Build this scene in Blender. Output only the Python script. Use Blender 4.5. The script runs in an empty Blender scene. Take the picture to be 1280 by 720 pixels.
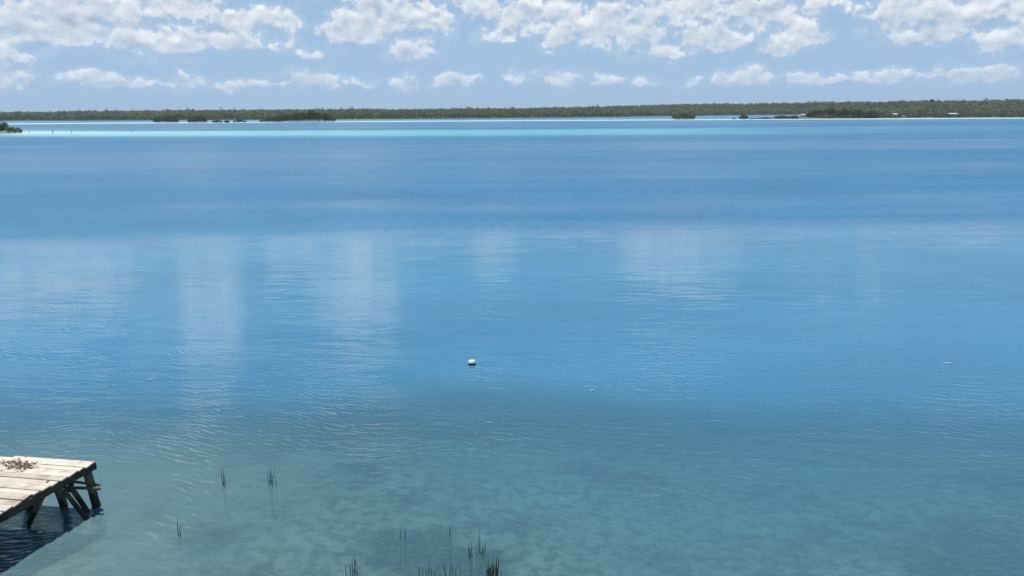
import bpy, math, random
import numpy as np
from mathutils import Vector, Matrix

# ------------------------------------------------------------------ camera, sky, sun, exposure
scene = bpy.context.scene
col = scene.collection
R = math.radians
CAM_H = 8.5
FPX = 26.0 / 36.0 * 1280.0
PITCH = math.atan((360 - 139.5) / FPX)
ROLL = R(0.36)
_f = Vector((0, math.cos(PITCH), -math.sin(PITCH)))
_r0 = Vector((1, 0, 0)); _u0 = Vector((0, math.sin(PITCH), math.cos(PITCH)))
_r = _r0 * math.cos(ROLL) - _u0 * math.sin(ROLL)
_u = _r0 * math.sin(ROLL) + _u0 * math.cos(ROLL)

cam_data = bpy.data.cameras.new('camera')
cam_data.sensor_width = 36; cam_data.lens = 26; cam_data.clip_start = 0.1; cam_data.clip_end = 20000
cam = bpy.data.objects.new('camera', cam_data); col.objects.link(cam)
cam.matrix_world = Matrix(((_r.x, _u.x, -_f.x, 0), (_r.y, _u.y, -_f.y, 0), (_r.z, _u.z, -_f.z, CAM_H), (0, 0, 0, 1)))
scene.camera = cam

def ray(px, py):
    d = _f + _r * ((px - 640) / FPX) + _u * (-(py - 360) / FPX)
    return d.normalized()
def at(px, py, z=0.0):
    d = ray(px, py); t = (z - CAM_H) / d.z
    return Vector((0, 0, CAM_H)) + d * t
def at_y(px, py, Y):
    d = ray(px, py); return Vector((0, 0, CAM_H)) + d * (Y / d.y)
def azel(px, py):
    d = ray(px, py); return math.degrees(math.atan2(d.x, d.y)), math.degrees(math.asin(d.z))

scene.view_settings.view_transform = 'Standard'
scene.view_settings.look = 'None'
scene.view_settings.gamma = 1.0
scene.view_settings.use_curve_mapping = False
scene.view_settings.exposure = 0.0
scene.cycles.use_denoising = True
scene.cycles.max_bounces = 5
scene.cycles.diffuse_bounces = 2
scene.cycles.transparent_max_bounces = 12

SUN_EL, SUN_AZ = 75.0, -32.0        # azimuth from +Y, clockwise positive
sdir = Vector((math.sin(R(SUN_AZ)) * math.cos(R(SUN_EL)), math.cos(R(SUN_AZ)) * math.cos(R(SUN_EL)), math.sin(R(SUN_EL))))
sun_data = bpy.data.lights.new('sun', 'SUN'); sun_data.energy = 5.0; sun_data.angle = R(0.53); sun_data.color = (1.0, 0.96, 0.90)
sun = bpy.data.objects.new('sun', sun_data); col.objects.link(sun)
sun.rotation_euler = (-sdir).to_track_quat('-Z', 'Y').to_euler(); sun.location = (0, 0, 60)

# ---- small node helper
class NT:
    def __init__(s, tree): s.t = tree; s.n = tree.nodes; s.l = tree.links
    def node(s, typ, **kw):
        n = s.n.new(typ)
        for k, v in kw.items(): setattr(n, k, v)
        return n
    def set(s, sock, v):
        if v is None: return
        if isinstance(v, bpy.types.NodeSocket): s.l.new(v, sock)
        else: sock.default_value = v
    def m(s, op, a, b=None, c=None, clamp=False):
        n = s.node('ShaderNodeMath', operation=op, use_clamp=clamp)
        s.set(n.inputs[0], a); s.set(n.inputs[1], b); s.set(n.inputs[2], c)
        return n.outputs[0]
    def vm(s, op, a, b=None, scale=None):
        n = s.node('ShaderNodeVectorMath', operation=op)
        s.set(n.inputs[0], a); s.set(n.inputs[1], b)
        if scale is not None: s.set(n.inputs['Scale'], scale)
        return n.outputs['Value'] if op in ('LENGTH', 'DOT_PRODUCT', 'DISTANCE') else n.outputs['Vector']
    def xyz(s, x, y, z):
        n = s.node('ShaderNodeCombineXYZ'); s.set(n.inputs[0], x); s.set(n.inputs[1], y); s.set(n.inputs[2], z); return n.outputs[0]
    def sep(s, v):
        n = s.node('ShaderNodeSeparateXYZ'); s.set(n.inputs[0], v); return n.outputs
    def ramp(s, v, a, b, lo=0.0, hi=1.0, smooth=True):
        n = s.node('ShaderNodeMapRange', interpolation_type='SMOOTHSTEP' if smooth else 'LINEAR')
        s.set(n.inputs[0], v); s.set(n.inputs[1], a); s.set(n.inputs[2], b); s.set(n.inputs[3], lo); s.set(n.inputs[4], hi)
        return n.outputs[0]
    def mix(s, fac, a, b, mode='MIX'):
        n = s.node('ShaderNodeMix', data_type='RGBA', blend_type=mode)
        s.set(n.inputs[0], fac); s.set(n.inputs[6], a); s.set(n.inputs[7], b); return n.outputs[2]
    def noise(s, v, scale=1.0, detail=3.0, rough=0.5, out='Fac', dims='3D', dist=0.0):
        n = s.node('ShaderNodeTexNoise', noise_dimensions=dims)
        s.set(n.inputs['Vector'], v); s.set(n.inputs['Scale'], scale); s.set(n.inputs['Detail'], detail)
        s.set(n.inputs['Roughness'], rough); s.set(n.inputs['Distortion'], dist)
        return n.outputs[out]
    def vor(s, v, scale=1.0, detail=0.0, rough=0.5):
        n = s.node('ShaderNodeTexVoronoi', feature='SMOOTH_F1', voronoi_dimensions='2D', normalize=True)
        s.set(n.inputs['Vector'], v); s.set(n.inputs['Scale'], scale); s.set(n.inputs['Detail'], detail); s.set(n.inputs['Roughness'], rough)
        n.inputs['Smoothness'].default_value = 0.35
        return n.outputs['Distance']

# ---- world: Nishita sky with procedural cumulus
world = bpy.data.worlds.new('World'); scene.world = world; world.use_nodes = True
world.node_tree.nodes.clear()
W = NT(world.node_tree)
sky = W.node('ShaderNodeTexSky', sky_type='NISHITA', sun_disc=False)
sky.sun_elevation = R(SUN_EL); sky.sun_rotation = R(SUN_AZ)
sky.altitude = 10; sky.air_density = 1.0; sky.dust_density = 0.6; sky.ozone_density = 2.0
SKY_STRENGTH = 0.085
geo = W.node('ShaderNodeTexCoord').outputs['Generated']
dx, dy, dz = W.sep(geo)
az = W.m('MULTIPLY', W.m('ARCTAN2', dx, dy), 180 / math.pi)
el = W.m('MULTIPLY', W.m('ARCSINE', dz), 180 / math.pi)
ae = W.xyz(az, el, 0.0)
# slow warp so that outlines are never elliptical
wn = W.noise(ae, 0.55, 3, 0.55, 'Color')
warp = W.vm('MULTIPLY', W.vm('SUBTRACT', wn, (0.5, 0.5, 0.5)), (3.4, 1.5, 0.0))
aew = W.vm('ADD', ae, warp)
LOW = [(15,97,26,12),(110,99,40,9),(75,103,14,6),(190,106,50,6),(235,104,25,9),(285,105,25,9),(330,106,20,5),(390,101,46,10),
       (365,105,25,6),(455,107,15,5),(508,104,25,9),(570,102,30,9),(645,97,18,11),(695,99,36,11),(760,102,25,7),(805,103,20,7),
       (863,100,9,9),(910,98,25,8),(945,94,26,12),(1005,99,18,10),(1040,101,20,5),(1085,97,22,7),(1120,98,30,7),(1165,96,25,9),
       (1205,92,22,9),(1230,91,30,10),(1268,94,22,9)]
HIGH = [(60,14,85,24),(8,42,34,18),(85,38,50,14),(190,48,60,19),(265,48,45,17),(287,28,26,16),(328,24,38,18),(235,6,45,14),
        (150,14,50,20),(352,58,18,9),(388,67,16,7),(8,72,26,8),(420,38,22,22),(470,18,54,26),(445,43,38,13),(542,26,30,18),
        (510,6,38,14),(512,62,32,14),(600,4,42,14),(630,41,32,11),(660,18,54,20),(696,10,42,18),(750,28,62,24),(715,48,40,13),
        (785,44,60,18),(862,8,56,22),(890,44,42,20),(960,18,54,22),(992,42,36,14),(845,58,52,12),(970,66,26,8),(1040,0,32,10),
        (1130,14,48,22),(1180,22,52,18),(1242,10,48,18),(1172,46,60,9),(1256,48,24,11)]
DEG = 180 / math.pi / (FPX / math.cos(PITCH))
# the cloud layout is tabulated as coverage curves over azimuth, one per step of elevation, and interpolated
E0, ESTEP, NROW, AZR = 0.9, 0.52, 18, 38.0
def coverage(a_, e_):
    acc = np.full_like(a_, 9.0)
    for cx, cy, rx, ry in LOW + HIGH:
        a, e = azel(cx, cy)
        acc = np.minimum(acc, np.sqrt(((a_-a)/(rx*DEG*1.06))**2 + ((e_-e)/(ry*DEG))**2))
    return np.clip(1.25-acc, -0.75, 0.75)
aws = W.sep(aew)
az_in = W.m('MULTIPLY', aws[0], 1/AZR)
azv = W.xyz(az_in, az_in, az_in)
tt = W.m('MULTIPLY_ADD', aws[1], 1/ESTEP, -E0/ESTEP)
tv = W.xyz(tt, tt, tt)
m_cov = None; m_up = None
tv2 = W.vm('ADD', tv, (0.75, 0.75, 0.75))
for g in range(0, NROW, 3):
    vc = W.node('ShaderNodeVectorCurve')
    for ch in range(3):
        cv = vc.mapping.curves[ch]; xs_ = np.linspace(-1, 1, 170)
        ys_ = coverage(xs_*AZR, np.full(170, E0+ESTEP*(g+ch)))
        cv.points[0].location = (-1, float(ys_[0])); cv.points[1].location = (1, float(ys_[-1]))
        for q in range(1, 169): cv.points.new(float(xs_[q]), float(ys_[q]))
    vc.mapping.update()
    W.set(vc.inputs['Vector'], azv)
    w_ = W.vm('ABSOLUTE', W.vm('SUBTRACT', tv, (g, g+1, g+2)))
    w_ = W.vm('MAXIMUM', W.vm('SUBTRACT', (1, 1, 1), w_), (0, 0, 0))
    d_ = W.vm('DOT_PRODUCT', vc.outputs[0], w_)
    m_cov = d_ if m_cov is None else W.m('ADD', m_cov, d_)
    w2 = W.vm('ABSOLUTE', W.vm('SUBTRACT', tv2, (g, g+1, g+2)))
    w2 = W.vm('MAXIMUM', W.vm('SUBTRACT', (1, 1, 1), w2), (0, 0, 0))
    d2 = W.vm('DOT_PRODUCT', vc.outputs[0], w2)
    m_up = d2 if m_up is None else W.m('ADD', m_up, d2)
inside = W.m('MULTIPLY', W.ramp(tt, -1.0, 0.0, smooth=False), W.ramp(tt, NROW-1, NROW, 1.0, 0.0, False))
m_cov = W.m('SUBTRACT', m_cov, W.m('MULTIPLY', W.m('SUBTRACT', 1.0, inside), 0.8))
# beyond the frame the same broken cumulus goes on overhead, in larger pieces as it comes nearer
gen_in = W.vm('MULTIPLY', W.xyz(W.m('DIVIDE', dx, W.m('ADD', W.m('ABSOLUTE', dz), 0.12)), W.m('DIVIDE', dy, W.m('ADD', W.m('ABSOLUTE', dz), 0.12)), 0.0), (1, 1, 1))
gen = W.ramp(W.noise(gen_in, 1.15, 4, 0.5), 0.46, 0.76, -1.0, 1.0, False)
g_out = W.m('MAXIMUM', W.ramp(el, 8.0, 10.0), W.ramp(W.m('ABSOLUTE', az), 36, 40))
m_out = W.m('SUBTRACT', W.m('ADD', gen, W.m('MULTIPLY', g_out, 2.0)), 2.0)
# the bank of cumulus whose light streaks the calm water
for (px_, el_, ra, re) in ((232, 15.0, 2.6, 5.5), (432, 13.5, 3.4, 4.5), (350, 10.5, 3.0, 1.2), (30, 11.0, 6.0, 2.0), (612, 10.2, 1.8, 1.6), (850, 11.0, 5.0, 1.6)):
    q_ = W.vm('MULTIPLY_ADD', aew, (1/ra, 1/re, 0)); q_.node.inputs[2].default_value = (-azel(px_, 100)[0]/ra, -el_/re, 0)
    m_out = W.m('MAXIMUM', m_out, W.m('SUBTRACT', 1.25, W.vm('LENGTH', q_)))
m_all = W.m('MAXIMUM', m_cov, m_out)
m_all = W.m('MINIMUM', m_all, 0.75)
# billow detail, sampled at the spot and a little up-sun
aeb = W.vm('ADD', ae, W.vm('SCALE', warp, scale=0.22))
def billow(off):
    p = W.vm('MULTIPLY', W.vm('ADD', aeb, off), (1.0, 1.35, 1.0))
    a = W.noise(p, 0.55, 3, 0.5)
    b = W.vor(p, 0.80, 2, 0.5)
    return W.m('ADD', W.m('MULTIPLY', W.m('SUBTRACT', a, 0.5), 1.35), W.m('MULTIPLY', W.m('SUBTRACT', 0.42, b), 0.70))
b0 = billow((0, 0, 0)); b1 = billow((-0.10, 0.40, 0))
fine = W.m('SUBTRACT', W.noise(aeb, 2.6, 6, 0.58), 0.5)
dens = W.m('ADD', W.m('ADD', W.m('MULTIPLY', m_all, 0.78), b0), W.m('MULTIPLY_ADD', fine, 0.62, -0.22))
# solid heads with thin veils around and between them
alpha = W.m('MAXIMUM', W.ramp(dens, 0.02, 0.38), W.m('MULTIPLY', W.ramp(dens, -0.35, 0.25), 0.26))
# sun from above: crests bright, undersides and hollows grey
mg = W.m('SUBTRACT', m_cov, m_up)
over = W.ramp(el, 8.5, 11.0)
lit = W.m('ADD', W.m('MULTIPLY', W.m('SUBTRACT', b0, b1), 1.30), W.m('MULTIPLY_ADD', mg, 0.36, W.m('MULTIPLY_ADD', over, 0.3, 0.56)))
lit = W.m('ADD', lit, W.m('MULTIPLY', fine, 0.34))
core = W.m('MULTIPLY', W.ramp(dens, 0.25, 0.80), W.ramp(W.noise(aew, 0.23, 2, 0.5), 0.36, 0.58))
lit2 = W.m('SUBTRACT', lit, W.m('MULTIPLY', core, W.m('MULTIPLY_ADD', over, -0.35, 0.50)), clamp=True)
cloud_col = W.mix(lit2, (0.39, 0.50, 0.66, 1), W.mix(over, (0.95, 0.97, 0.98, 1), (1.30, 1.32, 1.33, 1)))
lowfade = W.ramp(el, 0.5, 7.0, 0.55, 0.93)
alpha = W.m('MULTIPLY', alpha, lowfade)
sky_scaled = W.vm('SCALE', sky.outputs[0], scale=SKY_STRENGTH)
sky_tint = W.vm('MULTIPLY', sky_scaled, (0.86, 0.97, 1.12))
hor = W.ramp(el, 0.0, 22.0, 1.0, 0.0)
sky_mix = W.mix(W.m('MULTIPLY', hor, 0.9), sky_tint, (0.36, 0.55, 0.80, 1))
final = W.mix(alpha, sky_mix, cloud_col)
bg = W.node('ShaderNodeBackground'); W.set(bg.inputs['Color'], final); bg.inputs['Strength'].default_value = 1.0
wo = W.node('ShaderNodeOutputWorld'); W.l.new(bg.outputs[0], wo.inputs['Surface'])
world.cycles.sampling_method = 'MANUAL'; world.cycles.sample_map_resolution = 512

# ------------------------------------------------------------------ helpers
random.seed(7); rng = np.random.default_rng(11)

def mesh_np(name, verts, faces, mat=None, smooth=False, attrs=None):
    """verts (n,3), faces (m,k) -> mesh"""
    me = bpy.data.meshes.new(name)
    verts = np.asarray(verts, np.float32); faces = np.asarray(faces, np.int32)
    k = faces.shape[1]
    me.vertices.add(len(verts)); me.vertices.foreach_set('co', verts.ravel())
    me.loops.add(faces.size); me.loops.foreach_set('vertex_index', faces.ravel())
    me.polygons.add(len(faces)); me.polygons.foreach_set('loop_start', np.arange(0, faces.size, k, dtype=np.int32))
    if smooth: me.polygons.foreach_set('use_smooth', np.ones(len(faces), bool))
    me.update(calc_edges=True)
    for an, av in (attrs or {}).items():
        a = me.attributes.new(an, 'FLOAT', 'POINT'); a.data.foreach_set('value', np.asarray(av, np.float32))
    if mat: me.materials.append(mat)
    return me

def obj(name, me, parent=None, loc=(0, 0, 0)):
    o = bpy.data.objects.new(name, me); col.objects.link(o); o.location = loc
    if parent: o.parent = parent
    return o
def tag(o, label=None, cat=None, group=None, kind=None):
    if label: o['label'] = label
    if cat: o['category'] = cat
    if group: o['group'] = group
    if kind: o['kind'] = kind
    return o
def thing(name, label, cat, loc, group=None, rz=0.0):
    o = bpy.data.objects.new(name, None); col.objects.link(o); o.location = loc; o.rotation_euler.z = rz
    o.empty_display_size = 0.2
    return tag(o, label, cat, group)

class MB:
    def __init__(s): s.v = []; s.f = []
    def box(s, c, sx, sy, sz, rz=0.0, jit=0.0):
        """box centred at c"""
        n = len(s.v); ca, sa = math.cos(rz), math.sin(rz)
        for dx_, dy_, dz_ in ((-1,-1,-1),(1,-1,-1),(1,1,-1),(-1,1,-1),(-1,-1,1),(1,-1,1),(1,1,1),(-1,1,1)):
            x = dx_*sx/2 + random.uniform(-jit, jit); y = dy_*sy/2 + random.uniform(-jit, jit); z = dz_*sz/2 + random.uniform(-jit, jit)
            s.v.append((c[0]+x*ca-y*sa, c[1]+x*sa+y*ca, c[2]+z))
        s.f += [tuple(n+i for i in q) for q in ((0,3,2,1),(4,5,6,7),(0,1,5,4),(1,2,6,5),(2,3,7,6),(3,0,4,7))]
    def tube(s, pts, radii, seg=7, cap=True, wob=0.0, square=False):
        rings = []
        for i, p in enumerate(pts):
            p = Vector(p)
            t = (Vector(pts[min(i+1, len(pts)-1)]) - Vector(pts[max(i-1, 0)])).normalized()
            a = t.cross(Vector((0, 1, 0.13))).normalized(); b = t.cross(a).normalized()
            ring = []
            for k in range(seg):
                an = 2*math.pi*k/seg + (math.pi/4 if square else 0)
                rr = radii[i] * (1 + random.uniform(-wob, wob))
                q = p + a*math.cos(an)*rr + b*math.sin(an)*rr
                ring.append(len(s.v)); s.v.append(tuple(q))
            rings.append(ring)
        for r0, r1 in zip(rings, rings[1:]):
            for k in range(seg): s.f.append((r0[k], r0[(k+1) % seg], r1[(k+1) % seg], r1[k]))
        if cap: s.f.append(tuple(reversed(rings[0]))); s.f.append(tuple(rings[-1]))
    def build(s, name, mat, parent=None, smooth=False, loc=(0, 0, 0)):
        me = bpy.data.meshes.new(name); me.from_pydata(s.v, [], s.f); me.update()
        if smooth: me.polygons.foreach_set('use_smooth', np.ones(len(me.polygons), bool))
        me.materials.append(mat)
        return obj(name, me, parent, loc)

def new_mat(name):
    m = bpy.data.materials.new(name); m.use_nodes = True; m.node_tree.nodes.clear()
    n = NT(m.node_tree); out = n.node('ShaderNodeOutputMaterial')
    return m, n, out
def principled(n, out, base, rough=0.8, spec=0.3, normal=None):
    b = n.node('ShaderNodeBsdfPrincipled')
    n.set(b.inputs['Base Color'], base); n.set(b.inputs['Roughness'], rough); n.set(b.inputs['Specular IOR Level'], spec)
    if normal is not None: n.set(b.inputs['Normal'], normal)
    n.l.new(b.outputs[0], out.inputs['Surface']); return b
def bump(n, h, strength=0.5, dist=0.02):
    b = n.node('ShaderNodeBump'); n.set(b.inputs['Height'], h); b.inputs['Strength'].default_value = strength; b.inputs['Distance'].default_value = dist
    return b.outputs[0]

# 2-D value noise in numpy, for terrain and depth
_perm = rng.random((257, 257))
def vnoise(x, y):
    xi = np.floor(x).astype(int); yi = np.floor(y).astype(int); fx = x-xi; fy = y-yi
    fx = fx*fx*(3-2*fx); fy = fy*fy*(3-2*fy); xi &= 255; yi &= 255; xj = (xi+1) & 255; yj = (yi+1) & 255
    return (_perm[xi, yi]*(1-fx)+_perm[xj, yi]*fx)*(1-fy)+(_perm[xi, yj]*(1-fx)+_perm[xj, yj]*fx)*fy
def fbm(x, y, o=4):
    s = 0; a = 0.5; t = 0
    for i in range(o): s = s+a*vnoise(x*2**i+17*i, y*2**i+31*i); t += a; a *= 0.5
    return s/t
def sstep(a, b, x):
    t = np.clip((x-a)/(b-a), 0, 1); return t*t*(3-2*t)

# ------------------------------------------------------------------ depth of the lagoon (metres) over x, y
SHORE_PX = [(-900, 153.0), (-400, 152.3), (0, 151.2), (200, 150.6), (420, 149.6), (640, 147.8), (760, 146.5), (850, 145.2), (930, 144.1), (1000, 143.4), (1100, 143.6), (1280, 144.0), (1700, 142.0)]
shore_pts = np.array([[*at(px, py)[:2]] for px, py in SHORE_PX])
shore_pts = shore_pts[np.argsort(shore_pts[:, 0])]
def shore_y(x): return np.interp(x, shore_pts[:, 0], shore_pts[:, 1])
def depth(x, y):
    w = (fbm(x/40+3, y/40+9, 3)-0.5)
    near = 0.42 + 0.085*np.clip(y-12, -4, 12) + 0.45*sstep(-9, 6, x) - 0.10*sstep(-7.2, -8.6, x)*sstep(17.5, 15, y) + (0.30-0.2*sstep(-6, -8, x))*(fbm(x/3.2, y/3.2, 4)-0.5)
    edge = 24.0 + 1.2*np.sin(x*0.11+1.0) + 3.0*(fbm(x/9+40, y/9, 3)-0.5) - 0.05*np.clip(x, 0, 40)
    d = near + 3.2*sstep(edge-6.5, edge+10, y)
    d = d + 4.0*sstep(32, 80, y)
    # shallow white-sand bar at ~330 m, fading out to the right
    xs = x
    bar_c = 320 + 10*w + 0.0008*np.minimum(np.abs(xs), 300)**2
    fade = 0.90*sstep(210, 40, xs) + 0.06*sstep(40, -120, xs) + 0.04*sstep(-60, -200, xs) + 0.35*sstep(420, 150, xs)*(1-sstep(210, 40, xs))
    bar = np.exp(-(np.abs(y-bar_c)/(48+14*w))**4)
    bar = (1-(1-bar)**3)*fade
    d = d*(1-bar) + bar*(0.85 - 0.62*sstep(-120, -235, x)*np.exp(-((y-bar_c)/12)**2))
    # far flat of pale sand that carries the islets
    c2 = 735 + 20*w - 0.10*np.clip(x, 0, 500)
    b2 = np.exp(-(np.abs(y-c2)/62)**4)
    b2 = np.maximum(b2, sstep(c2+30, c2+60, y)*0.55)
    d = d*(1-b2) + b2*0.20
    d = np.where(y > shore_y(x)-15, np.minimum(d, 0.25), d)
    return np.maximum(d, 0.06)

def tensor(xs, ys):
    X, Y = np.meshgrid(xs, ys); nx, ny = len(xs), len(ys)
    i = np.arange(nx*ny).reshape(ny, nx)
    F = np.stack([i[:-1, :-1], i[:-1, 1:], i[1:, 1:], i[1:, :-1]], -1).reshape(-1, 4)
    return X.ravel(), Y.ravel(), F
def graded(fine_lo, fine_hi, step, far, n):
    a = np.arange(fine_lo, fine_hi+step/2, step)
    b = fine_hi + step*np.cumsum(np.geomspace(1, 1, 1))
    g = np.geomspace(step, far-fine_hi, n); g = fine_hi + g
    return np.concatenate([a, g])
ys = np.concatenate([np.array([-60, -30, -10]), graded(0, 60, 0.5, 300, 70)[:-1], np.arange(300, 380, 3.0), np.arange(380, 1000, 7.0), np.linspace(1000, 2600, 30)])
xp = graded(0, 36, 0.5, 2600, 110)
xs = np.concatenate([-xp[:0:-1], xp])
gx, gy, gf = tensor(xs, ys)
gd = depth(gx, gy)

# ------------------------------------------------------------------ materials of the setting
def seabed_material():
    m, n, out = new_mat('lake_bed_sand')
    p = n.node('ShaderNodeNewGeometry').outputs['Position']
    x, y, z = n.sep(p)
    p2 = n.xyz(x, y, 0.0)
    base = n.mix(n.noise(p2, 0.45, 4, 0.6), (0.19, 0.195, 0.16, 1), (0.40, 0.395, 0.335, 1))
    base = n.mix(n.ramp(n.noise(p2, 3.0, 4, 0.65), 0.42, 0.62), base, (0.13, 0.15, 0.13, 1))
    # weed beds with ragged edges
    wv = n.vm('ADD', p2, n.vm('SCALE', n.vm('SUBTRACT', n.noise(p2, 0.9, 4, 0.6, 'Color'), (0.5, 0.5, 0.5)), scale=1.8))
    weed = n.ramp(n.noise(wv, 0.30, 5, 0.62), 0.50, 0.64)
    for (px, py, rr) in ((500, 697, 1.25), (545, 692, 1.15), (588, 712, 1.2), (1255, 700, 1.5), (1205, 716, 1.2), (270, 688, 0.9)):
        c = at(px, py, -0.9)
        d = n.vm('DISTANCE', wv, (c.x, c.y, 0))
        weed = n.m('MAXIMUM', weed, n.ramp(d, rr*0.45, rr*1.15, 1.0, 0.0))
    fine = n.ramp(n.noise(p2, 9, 3, 0.7), 0.35, 0.6, 0.55, 1.0)
    base = n.mix(n.m('MULTIPLY', n.m('MULTIPLY', weed, fine), 0.95), base, (0.028, 0.042, 0.055, 1))
    far = n.ramp(y, 22, 40)
    base = n.mix(far, base, (0.72, 0.70, 0.62, 1))
    principled(n, out, base, 0.9, 0.1, bump(n, n.noise(p2, 5, 4, 0.6), 0.6, 0.08))
    return m
def water_material():
    m, n, out = new_mat('lagoon_water')
    p = n.node('ShaderNodeNewGeometry').outputs['Position']
    x, y, z = n.sep(p)
    dep = n.node('ShaderNodeAttribute', attribute_name='depth').outputs['Fac']
    # ---- ripples: direct slopes, so that unresolved far ripples keep their steepness
    def slope(ang, across, along, amp, detail=2.0, seed=0.0, rough=0.5):
        c, s = math.cos(ang), math.sin(ang)
        u = n.vm('DOT_PRODUCT', p, (c/across, s/across, 0)); v = n.vm('DOT_PRODUCT', p, (-s/along, c/along, 0))
        q = n.noise(n.xyz(u, v, seed), 1.0, detail, rough)
        h = n.m('MULTIPLY', n.m('SUBTRACT', q, 0.5), amp)
        return n.vm('MULTIPLY', n.xyz(h, h, 0), (c, s, 0))
    acc = None
    def add(a, b): return b if a is None else n.vm('ADD', a, b)
    # wind patches: long streaks across the view
    pat = n.noise(n.xyz(n.m('MULTIPLY', x, 0.010), n.m('MULTIPLY', y, 0.055), 3.0), 1.0, 7, 0.6)
    patf = n.noise(n.xyz(n.m('MULTIPLY', x, 0.0016), n.m('MULTIPLY', y, 0.014), 8.0), 1.0, 8, 0.62)
    rough_far = n.ramp(n.m('ADD', y, n.m('MULTIPLY', n.m('SUBTRACT', pat, 0.5), 30)), 44, 62)
    ruf = n.ramp(n.mix(n.ramp(y, 60, 140), pat, patf), 0.34, 0.66)
    near_r = n.ramp(n.noise(n.xyz(n.m('MULTIPLY', x, 0.09), n.m('MULTIPLY', y, 0.20), 1.0), 1.0, 4, 0.55), 0.36, 0.64, 0.40, 1.0)
    mid_r = n.ramp(n.noise(n.xyz(n.m('MULTIPLY', x, 0.045), n.m('MULTIPLY', y, 0.13), 6.0), 1.0, 5, 0.6), 0.36, 0.62, 0.22, 1.0)
    fadeout = n.m('MULTIPLY', n.ramp(y, 50, 220, 1.0, 0.55), n.ramp(y, 16, 30, 0.75, 0.5))
    def train(ang, lam, amp, dis, seed):
        c, s_ = math.cos(ang), math.sin(ang)
        u = n.vm('DOT_PRODUCT', p, (c*2*math.pi/lam, s_*2*math.pi/lam, 0))
        w_ = n.noise(n.vm('ADD', p, (seed, seed*1.7, 0)), 1/(7*lam), 3, 0.55)
        h = n.m('MULTIPLY', n.m('COSINE', n.m('MULTIPLY_ADD', w_, dis, u)), amp)
        return n.vm('MULTIPLY', n.xyz(h, h, 0), (c, s_, 0))
    sel = n.ramp(n.noise(n.xyz(n.m('MULTIPLY', x, 0.22), n.m('MULTIPLY', y, 0.30), 12.0), 1.0, 3, 0.5), 0.42, 0.58)
    s1 = add(n.vm('SCALE', train(R(101), 0.15, 0.10, 26, 3.0), scale=sel), n.vm('SCALE', train(R(66), 0.18, 0.10, 26, 41.0), scale=n.m('SUBTRACT', 1.0, sel)))
    s1 = add(s1, train(R(84), 0.33, 0.035, 24, 87.0))
    s1 = add(s1, slope(R(90), 0.07, 0.45, 0.22, 3.0, 0.0))
    s1 = n.vm('SCALE', s1, scale=n.m('MULTIPLY', near_r, n.ramp(y, 15, 36, 1.25, 0.22)))
    s2 = add(slope(R(88), 0.34, 3.0, 0.26, 3.0, 9.0), slope(R(112), 0.26, 1.8, 0.16, 3.0, 13.0))
    s2 = add(s2, train(R(93), 0.62, 0.014, 18, 11.0)); s2 = add(s2, train(R(74), 0.85, 0.012, 16, 57.0))
    s2 = n.vm('SCALE', s2, scale=n.m('MULTIPLY', fadeout, mid_r))
    s3 = n.vm('SCALE', slope(R(92), 1.5, 12.0, 0.12, 3.0, 21.0), scale=n.m('MULTIPLY', fadeout, n.m('ADD', mid_r, 0.2)))
    s3 = add(s3, n.vm('SCALE', slope(R(90), 3.4, 0.7, 0.30, 4.0, 31.0, 0.65), scale=n.m('MULTIPLY', rough_far, n.m('ADD', ruf, 0.35))))
    sl = n.vm('ADD', n.vm('ADD', s1, s2), s3)
    N = n.vm('NORMALIZE', n.vm('ADD', sl, (0, 0, 1)))
    rgh = n.m('ADD', n.ramp(y, 14, 50, 0.05, 0.09), n.m('MULTIPLY', rough_far, n.m('MULTIPLY_ADD', ruf, 0.20, 0.16)))
    # ---- water body: absorption from the true depth
    K = (0.58, 0.125, 0.075)
    T = n.xyz(*[n.m('EXPONENT', n.m('MULTIPLY', dep, -k)) for k in K])
    T2 = n.vm('MULTIPLY', T, T)
    clear = n.ramp(y, 24, 44, 1.0, 0.0)
    # a milky plume of stirred marl lies round the jetty
    plume = n.m('MULTIPLY', n.ramp(n.m('ADD', x, n.m('MULTIPLY', n.noise(n.xyz(x, y, 0.0), 0.35, 4, 0.6), 7.0)), -5.5, 0.5, 1.0, 0.0), n.ramp(y, 15.5, 20.5, 1.0, 0.0))
    turb = n.m('EXPONENT', n.m('MULTIPLY', dep, n.m('SUBTRACT', n.ramp(clear, 0, 1, -0.32, -0.62, False), n.m('MULTIPLY', plume, n.ramp(n.noise(n.xyz(x, y, 2.0), 0.9, 5, 0.65), 0.3, 0.7, 0.5, 1.9)))))            # share of light that reaches the bed unscattered
    scat = n.mix(n.ramp(dep, 0.5, 2.3), (0.057, 0.126, 0.152, 1), (0.055, 0.190, 0.308, 1))   # marl in suspension over the shallows
    scat = n.mix(plume, scat, (0.084, 0.158, 0.172, 1))
    scat = n.mix(n.ramp(dep, 5.0, 8.5), scat, (0.032, 0.155, 0.285, 1))
    # far away the bed is pale sand, seen at a grazing angle
    bed = n.vm('MULTIPLY', T2, (0.74, 0.74, 0.68))
    bodyc = n.mix(n.m('MULTIPLY', turb, n.mix(clear, (1, 1, 1, 1), n.xyz(turb, turb, turb))), scat, n.mix(clear, bed, (0.0, 0.0, 0.0, 1)))
    wob = n.noise(n.xyz(n.m('MULTIPLY', x, 0.05), n.m('MULTIPLY', y, 0.12), 5.0), 1.0, 4, 0.55)
    bodyc = n.mix(1.0, bodyc, n.xyz(*[n.ramp(wob, 0.3, 0.7, 0.9, 1.1, False)]*3), 'MULTIPLY')
    pb = n.node('ShaderNodeBsdfPrincipled')
    n.set(pb.inputs['Base Color'], bodyc); n.set(pb.inputs['Roughness'], rgh); pb.inputs['IOR'].default_value = 1.333
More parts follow.
